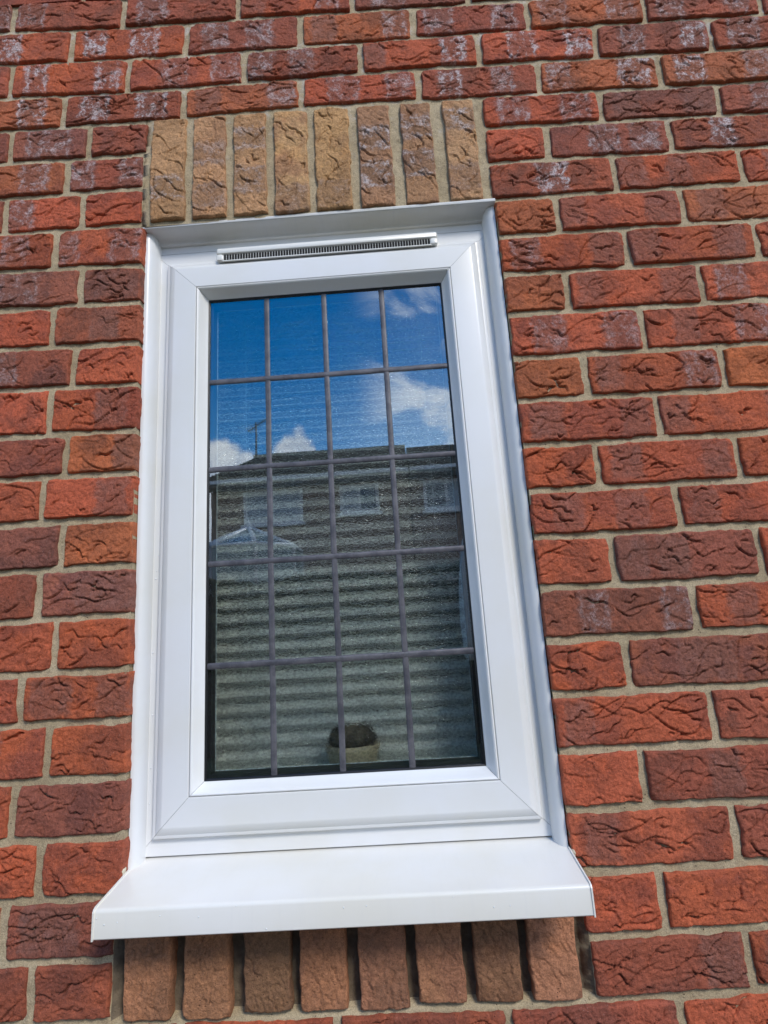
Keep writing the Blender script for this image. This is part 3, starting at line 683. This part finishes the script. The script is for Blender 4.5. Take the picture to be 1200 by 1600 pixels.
o = recalc(mesh('head_trim', V, [(i, (i+1) % k, k+(i+1) % k, k+i) for i in range(k)] + [tuple(range(k)), tuple(range(2*k-1, k-1, -1))], M_HEAD))
for p in o.data.polygons: p.use_smooth = len(p.vertices) == 4
o.data.set_sharp_from_angle(angle=R(35)); part(o)
# sill
sp = [(60, -1393), (-70, -1408.6), (-72.6, -1409.4), (-74.2, -1410.9), (-75, -1413.4), (-75.4, -1440.5), (-74.4, -1441.7), (-72, -1441.7), (-71.2, -1440.5), (-71, -1416), (60, -1404)]
k = len(sp); V = [(x, a, b) for x in (-607, -2) for a, b in sp]
o = recalc(mesh('sill', V, [(i, (i+1) % k, k+(i+1) % k, k+i) for i in range(k)] + [tuple(range(k)), tuple(range(2*k-1, k-1, -1))], M_SILL))
for p in o.data.polygons: p.use_smooth = len(p.vertices) == 4
o.data.set_sharp_from_angle(angle=R(30)); part(o)
for x0, x1 in ((-608.6, -606.8), (-2.2, -.4)):
    part(recalc(mesh('sill_end_cap', [(x, a, b) for x in (x0, x1) for a, b in ((20, -1396), (-70.5, -1406.9), (-74.5, -1408.6), (-76.4, -1411.8), (-76.6, -1442.6), (-70, -1442.6), (-70, -1417), (20, -1410))],
         [(i, (i+1) % 8, 8+(i+1) % 8, 8+i) for i in range(8)] + [tuple(range(8)), tuple(range(15, 7, -1))], M_SILL)))
# bit of old sealant where sill, trim and brick meet
def blob(name, c, s, seed, mat_):
    import bmesh
    bm = bmesh.new(); bmesh.ops.create_icosphere(bm, subdivisions=3, radius=1); rg_ = random.Random(seed)
    me = bpy.data.meshes.new(name)
    ph = [rg_.uniform(0, 6) for _ in range(6)]
    for v in bm.verts:
        f = 1+.18*math.sin(3*v.co.x+ph[0])+.15*math.sin(5*v.co.z+ph[1])+.1*math.sin(7*v.co.y+ph[2])
        v.co = Vector((c[0]+v.co.x*s[0]*f, c[1]+v.co.y*s[1]*f, c[2]+v.co.z*s[2]*f))/1000 + Vector((0, 0, BASE))
    bm.to_mesh(me); bm.free(); me.shade_smooth(); me.materials.append(mat_)
    return link(bpy.data.objects.new(name, me))
part(blob('sealant', (-612, 4, -1397), (3.5, 6, 5), 1, M_SEAL)); part(blob('sealant', (1, 6, -1402), (3, 8, 4), 2, M_SEAL))

# trickle vent: rounded body, hood above, fine vertical fins below
def rounded(x0, x1, z0, z1, r_, seg=6):
    P = []
    for cx, cz, a0 in ((x1-r_, z1-r_, 0), (x0+r_, z1-r_, 90), (x0+r_, z0+r_, 180), (x1-r_, z0+r_, 270)):
        for i in range(seg+1):
            t = R(a0+90*i/seg); P.append((cx+r_*math.cos(t), cz+r_*math.sin(t)))
    return P
def slab(name, x0, x1, z0, z1, r_, y0, y1, mat_, chamfer=2.5):
    A = rounded(x0, x1, z0, z1, r_); B = rounded(x0+chamfer, x1-chamfer, z0+chamfer*.6, z1-chamfer, max(.5, r_-chamfer))
    C_ = rounded(x0+chamfer*.3, x1-chamfer*.3, z0+chamfer*.2, z1-chamfer*.3, max(.5, r_-chamfer*.3)); k = len(A)
    V = [(a, y1, b) for a, b in A] + [(a, y0+chamfer, b) for a, b in A] + [(a, y0+chamfer*.3, b) for a, b in C_] + [(a, y0, b) for a, b in B]
    F = [(q*k+i, q*k+(i+1) % k, (q+1)*k+(i+1) % k, (q+1)*k+i) for q in range(3) for i in range(k)] + [tuple(range(k)), tuple(range(3*k, 4*k))]
    o = recalc(mesh(name, V, F, mat_)); 
    for p in o.data.polygons: p.use_smooth = len(p.vertices) == 4
    o.data.set_sharp_from_angle(angle=R(50)); return o
VX0, VX1, VZ0, VZ1 = -494, -100.5, -438.5, -413
vent = part(slab('trickle_vent', VX0+.5, VX1-.5, VZ0+3, VZ1, 6, 24.5, 41, M_VENT))
vk = []
vk.append(slab('vent_hood', VX0, VX1, -424.5, VZ1+.5, 4.2, 20.5, 41, M_VENT, 3))
vk.append(box('vent_slot', VX0+12, VX1-12, 23.3, 25, -436, -424.8, M_DARK))
Vv, Fv = [], []
nf = 76; span = (VX1-13)-(VX0+13)
for i in range(nf+1):
    x = VX0+13+span*i/nf; boxv(x-.3, x+.3, 22.3, 24, -436.5, -424.7, Vv, Fv)
boxv(VX0+11, VX1-11, 22, 25, -438.3, -436.8, Vv, Fv)
vk.append(stuff(mesh('vent_grille', Vv, Fv, M_VENT)))
for a, b in ((VX0, VX0+13), (VX1-13, VX1)): vk.append(slab('vent_end_cap', a, b, VZ0+1, -424.6, 4, 21, 41, M_VENT, 2))
# rain drops left on the sill front and the left trim
def drop(c, r_): return (c, r_)
import bmesh
bmd = bmesh.new(); rg_ = random.Random(3)
def add_drop(x, y, z, s, nrm):
    r_ = bmesh.ops.create_icosphere(bmd, subdivisions=1, radius=1)['verts']
    for v in r_: v.co = Vector((x+v.co.x*s*(1 if nrm != 'x' else .4), y+v.co.y*s*.45, z+v.co.z*s*1.15))/1000 + Vector((0, 0, BASE))
for _ in range(3): add_drop(rg_.uniform(-604, -560), -75.6, rg_.uniform(-1439, -1414), rg_.uniform(.7, 1.6), 'y')
for _ in range(9): add_drop(rg_.uniform(-560, -10), -75.6, rg_.uniform(-1439, -1412), rg_.uniform(.4, 1.0), 'y')
for _ in range(34):
    t = rg_.uniform(.1, 1.3); add_drop(-617.5+17.5*math.sin(t), 40.3-26.5*math.cos(t)-.2, rg_.uniform(-1380, -900), rg_.uniform(.5, 1.4), 'y')
for _ in range(10): add_drop(rg_.uniform(-596, -588), 40.6, rg_.uniform(-1380, -900), rg_.uniform(.6, 1.5), 'y')
me = bpy.data.meshes.new('rain_drops'); bmd.to_mesh(me); bmd.free(); me.shade_smooth()
m, n = mat('water_drop'); p = n.new('ShaderNodeBsdfPrincipled', ins={'Base Color': (.74, .76, .78, 1), 'Roughness': .03, 'IOR': 1.33}); surf(n, p.outputs[0]); me.materials.append(m)
dr = stuff(link(bpy.data.objects.new('rain_drops', me))); part(dr)
for o in wparts: keep(o, win)
for o in vk: o.parent = vent
win.rotation_euler = (0, 0, R(-.65))

# ---------------------------------------------------------------- inside the window
board = box('window_board', -640, 20, 111, 300, -1352, -1330, M_PVC); tag(board, 'white inner window board behind the obscure glass, under the blind', 'shelf')
blind = empty('venetian_blind', W(-307, 170, -500)); tag(blind, 'grey green slatted blind hanging behind the stippled glass', 'blind')
M_SLAT = simple('sage_grey_slat', (.88, .90, .83), .5, .06, 30)
PITCH, SW_, TILT = 25, 46, 25
slat_me = None
z = -430; i = 0
while z > -1322:
    if slat_me is None:
        V, F = [], []
        for sx_ in (-570, -44):
            for q in range(5):
                u = (q/4-.5)*SW_; arch = 2.2*(1-(2*q/4-1)**2)
                V.append((sx_/1000+.307, (u*math.cos(R(TILT)) - arch*math.sin(R(TILT)))/1000, (u*math.sin(R(TILT)) + arch*math.cos(R(TILT)))/1000))
        F = [(q, q+1, q+6, q+5) for q in range(4)]
        slat_me = bpy.data.meshes.new('slat'); slat_me.from_pydata(V, [], F); slat_me.shade_smooth(); slat_me.materials.append(M_SLAT)
    o = bpy.data.objects.new('slat', slat_me); link(o, blind); o.location = W(-307, 170, z) - blind.location; z -= PITCH; i += 1
keep(box('headrail', -575, -39, 163, 195, -412, -385, M_PVC), blind)
keep(box('bottom_rail', -570, -44, 169, 187, -1328, -1318, M_SLAT), blind)
for x in (-480, -134): keep(tube('blind_cord', [W(x, 163, -400), W(x, 163, -1325)], .001, M_SLAT), blind)
pot = empty('potted_cactus', W(-298, 112, -1341)); tag(pot, 'round dark cactus in a cream pot behind the bottom of the glass', 'potted plant')
keep(lathe('pot', [(30, 0), (36, 30), (41, 62), (43, 66), (43, 74), (39, 74), (38, 66)], (-298, 112, -1341), simple('cream_glaze', (.50, .42, .27), .5)), pot)
keep(lathe('soil', [(37, 62), (37, 68), (20, 72), (1, 73)], (-298, 112, -1341), simple('dark_soil', (.03, .015, .01), .9, .4, 200, .002, 300)), pot)
keep(lathe('cactus', [(24, 66), (36, 74), (40, 81), (37, 90), (28, 98), (13, 103), (1, 104)], (-298, 112, -1341), simple('cactus_skin', (.085, .070, .045), .8, .6, 40, .004, 150)), pot)

# ---------------------------------------------------------------- what the glass reflects: garden side, all at real distance
M_NB = simple('brown_facing_brick', (.28, .20, .155), .9, .25, 14, .01, 60)
M_NR = simple('grey_brown_roof_tile', (.12, .11, .085), .9, .25, 10, .02, 40)
M_WHT = simple('white_paint_plastic', (.70, .74, .78), .4, .04)
M_FASC = simple('weathered_fascia', (.35, .36, .37), .6, .1)
M_NG, n = mat('neighbour_window_glass')
p = n.new('ShaderNodeBsdfPrincipled', ins={'Base Color': (.10, .14, .18, 1), 'Roughness': .08}); surf(n, p.outputs[0])
M_CURT = simple('pale_curtain', (.42, .50, .58), .9, .1, 6)
def bx(name, x0, x1, y0, y1, z0, z1, m, par): return keep(box(name, x0, x1, y0, y1, z0, z1, m, None, metres=True), par)
FY = -11.0                  # front wall plane of the row opposite
CZ = 1.55                   # eye height
def neighbour(x0, x1, ridge, dz, lab, wins, hipl):
    h = empty('neighbour_house', ((x0+x1)/2, FY, 0)); tag(h, lab, 'house', 'houses in the row opposite')
    bx('wall', x0, x1, FY-7, FY, 0, 4.90+dz, M_NB, h)
    ez, rz, ym = 5.05+dz, ridge, FY-3.45
    a, b = x0-(.15 if hipl else 0), x1
    V = [(a, FY+.45, ez), (b, FY+.45, ez), (b, FY-7.4, ez), (a, FY-7.4, ez), (a+hipl, ym, rz), (b, ym, rz)]
    r_ = recalc(mesh('roof', V, [(0, 1, 5, 4), (2, 3, 4, 5), (0, 4, 3), (1, 2, 5), (3, 2, 1, 0)], M_NR, scale=1)); keep(r_, h)
    # tile courses stand proud as long battens of tile
    Vt, Ft = [], []
    for q in range(16):
        t0 = q/16; y = FY+.45+(ym-FY-.45)*t0; z_ = ez+(rz-ez)*t0
        boxv(a+hipl*t0, b, y-.03, y+.0, z_+.0, z_+.035, Vt, Ft)
    keep(stuff(mesh('roof_tiles', Vt, Ft, M_NR, scale=1)), h)
    bx('ridge_tile', a+hipl, b, ym-.12, ym+.12, rz-.02, rz+.09, M_NR, h)
    bx('fascia', a, b, FY+.40, FY+.452, ez-.15, ez-.02, M_FASC, h)
    bx('gutter', a, b, FY+.455, FY+.56, ez-.11, ez-.03, M_WHT, h)
    bx('soffit', a, b, FY+.002, FY+.40, ez-.145, ez-.12, M_FASC, h)
    for (wx0, wx1, wz0, wz1, nl, cur) in wins:
        f = bx('window', wx0, wx1, FY-.02, FY+.03, wz0, wz1, M_WHT, h)
        w_ = (wx1-wx0-.07*(nl+1))/nl
        for q in range(nl):
            xa = wx0+.07+q*(w_+.07)
            pn = box('pane', xa, xa+w_, FY+.031, FY+.036, wz0+.08, wz1-.07, M_CURT if cur[q] else M_NG, None, metres=True)
            pn.parent = f; pn.matrix_parent_inverse = Matrix.Identity(4)
        s = box('window_sill', wx0-.05, wx1+.05, FY-.01, FY+.10, wz0-.06, wz0-.002, M_WHT, None, metres=True); s.parent = f
    return h
h1 = neighbour(-4.5, -.02, 6.80, 0, 'brown brick house opposite with aerial on its ridge, mirrored left in the window glass',
    [(-3.76, -2.43, 4.08, 4.86, 2, (1, 1)), (-1.59, -.71, 4.20, 4.85, 2, (1, 0)), (-3.6, -2.4, 1.0, 2.3, 2, (0, 0)), (-1.5, -.7, .05, 2.1, 1, (0,))], .18)
h2 = neighbour(.02, 6.2, 6.70, 0, 'brown brick house opposite with slightly lower ridge, mirrored right in the window glass',
    [(.29, 1.30, 4.13, 4.83, 2, (0, 1)), (3.2, 4.4, 4.05, 4.82, 2, (1, 0)), (.6, 1.9, 1.0, 2.3, 2, (0, 0)), (3.2, 4.4, 1.0, 2.3, 2, (0, 1))], 0)
M_POLE = simple('galvanised_pole', (.10, .10, .11), .5)
ym = FY-3.45
mast = keep(tube('aerial_mast', [(-4.42, ym, 6.5), (-4.42, ym, 7.95)], .028, M_POLE), h1)
def rod(a, b, r_=.014):
    o = tube('aerial_rod', [a, b], r_, M_POLE, n_=5); o.parent = mast; return o
bdir = Vector((.60, .35, .17)).normalized(); c0 = Vector((-4.42, ym, 7.84)); rod(c0-bdir*.34, c0+bdir*.52, .016)
for q in range(9):
    c = c0+bdir*(-.3+q*.09); s = Vector((-.3, .9, .25)).normalized()*(.14 - q*.008); rod(c-s, c+s, .009)
rod(c0+bdir*.48+Vector((0, 0, -.17)), c0+bdir*.48+Vector((0, 0, .17)), .016)
# glazed conservatory with a pyramid roof
M_CG, n = mat('conservatory_glass'); p = n.new('ShaderNodeBsdfPrincipled', ins={'Base Color': (.16, .24, .27, 1), 'Roughness': .12}); surf(n, p.outputs[0])
con = empty('conservatory', (-2.97, -8.6, 0)); tag(con, 'white ribbed glass roof of a small conservatory, mirrored low left in the window', 'conservatory')
ax_, ay_, az_ = -2.97, -8.6, 3.52; rad = .95; ezc = 3.10
cor = [(ax_+rad*math.cos(R(a)), ay_+rad*math.sin(R(a)), ezc) for a in (22, 67, 112, 157, 202, 247, 292, 337)]
for i in range(8):
    a, b = cor[i], cor[(i+1) % 8]
    keep(mesh('roof_pane', [a, b, (ax_, ay_, az_)], [(0, 1, 2)], M_CG, scale=1), con)
    keep(tube('roof_rib', [a, (ax_, ay_, az_+.02)], .04, M_WHT), con)
    keep(tube('eaves_beam', [a, b], .035, M_WHT), con)
    keep(tube('post', [a, (a[0], a[1], 0)], .03, M_FASC), con)
    keep(mesh('wall_pane', [a, b, (b[0], b[1], .6), (a[0], a[1], .6)], [(0, 1, 2, 3)], M_CG, scale=1), con)
    keep(mesh('dwarf_wall', [(a[0], a[1], .6), (b[0], b[1], .6), (b[0], b[1], 0), (a[0], a[1], 0)], [(0, 1, 2, 3)], M_NB, scale=1), con)
keep(lathe('finial', [(.03, 0), (.05, .06), (.02, .12), (.01, .16)], (ax_, ay_, az_), M_WHT, metres=True), con)
par = empty('garden_parasol', (.52, -5.6, 0)); tag(par, 'closed pale garden parasol standing on the lawn, mirrored at the right edge of the glass', 'parasol')
keep(lathe('canopy', [(.02, 2.62), (.06, 2.5), (.12, 2.1), (.15, 1.6), (.13, 1.25), (.10, 1.2)], (.52, -5.6, 0), simple('pale_canvas', (.6, .66, .66), .9), metres=True), par)
keep(tube('pole', [(.52, -5.6, 0), (.52, -5.6, 2.75)], .022, M_WHT), par)
keep(lathe('base', [(.25, 0), (.25, .06), (.06, .1), (.04, .3)], (.52, -5.6, 0), M_NR, metres=True), par)

# hedge added to darken the lower reflection: stems inside, thousands of leaf faces
def hedge(x0, x1, y0, y1, z1):
    rg = np.random.default_rng(5); N = 26000
    h = empty('hedge', ((x0+x1)/2, (y0+y1)/2, 0)); tag(h, 'tall dark evergreen hedge, added to darken the lower half of the reflection', 'hedge')
    P = np.stack([rg.uniform(x0, x1, N), np.where(rg.random(N) < .75, y1 - np.abs(rg.normal(0, .09, N)), rg.uniform(y0, y1, N)), rg.uniform(0.03, z1, N)], 1)
    top = rg.random(N) < .22; P[top, 2] = z1 - np.abs(rg.normal(0, .06, top.sum())); P[top, 1] = rg.uniform(y0, y1, top.sum())
    P[:, 1] += .10*np.sin(P[:, 0]*2.1+P[:, 2]*3) + .05*np.sin(P[:, 0]*7-P[:, 2]*5); P[:, 2] += .05*np.sin(P[:, 0]*3.3)*(P[:, 2]/z1)
    a = rg.normal(size=(N, 3)); a /= np.linalg.norm(a, axis=1, keepdims=True); b = np.cross(a, rg.normal(size=(N, 3))); b /= np.linalg.norm(b, axis=1, keepdims=True)
    s_ = rg.uniform(.03, .065, (N, 1)); V = np.stack([P-a*s_, P-b*s_*.45, P+a*s_, P+b*s_*.45], 1).reshape(-1, 3)
    me = bpy.data.meshes.new('foliage'); me.vertices.add(len(V)); me.vertices.foreach_set('co', V.ravel())
    me.loops.add(4*N); me.loops.foreach_set('vertex_index', np.arange(4*N, dtype=np.int32)); me.polygons.add(N)
    me.polygons.foreach_set('loop_start', np.arange(0, 4*N, 4, dtype=np.int32)); me.polygons.foreach_set('loop_total', np.full(N, 4, dtype=np.int32))
    me.update(calc_edges=True); me.materials.append(simple('hedge_leaf', (.032, .042, .018), .7, .4, 5))
    f = bpy.data.objects.new('foliage', me); link(f); stuff(f); keep(f, h)
    keep(box('stem_mass', x0+.15, x1-.15, y0+.2, y1-.22, 0, z1-.2, simple('hedge_stems', (.03, .022, .014), .95), None, metres=True), h)
hedge(-7, 7, -7.9, -7.0, 2.45)
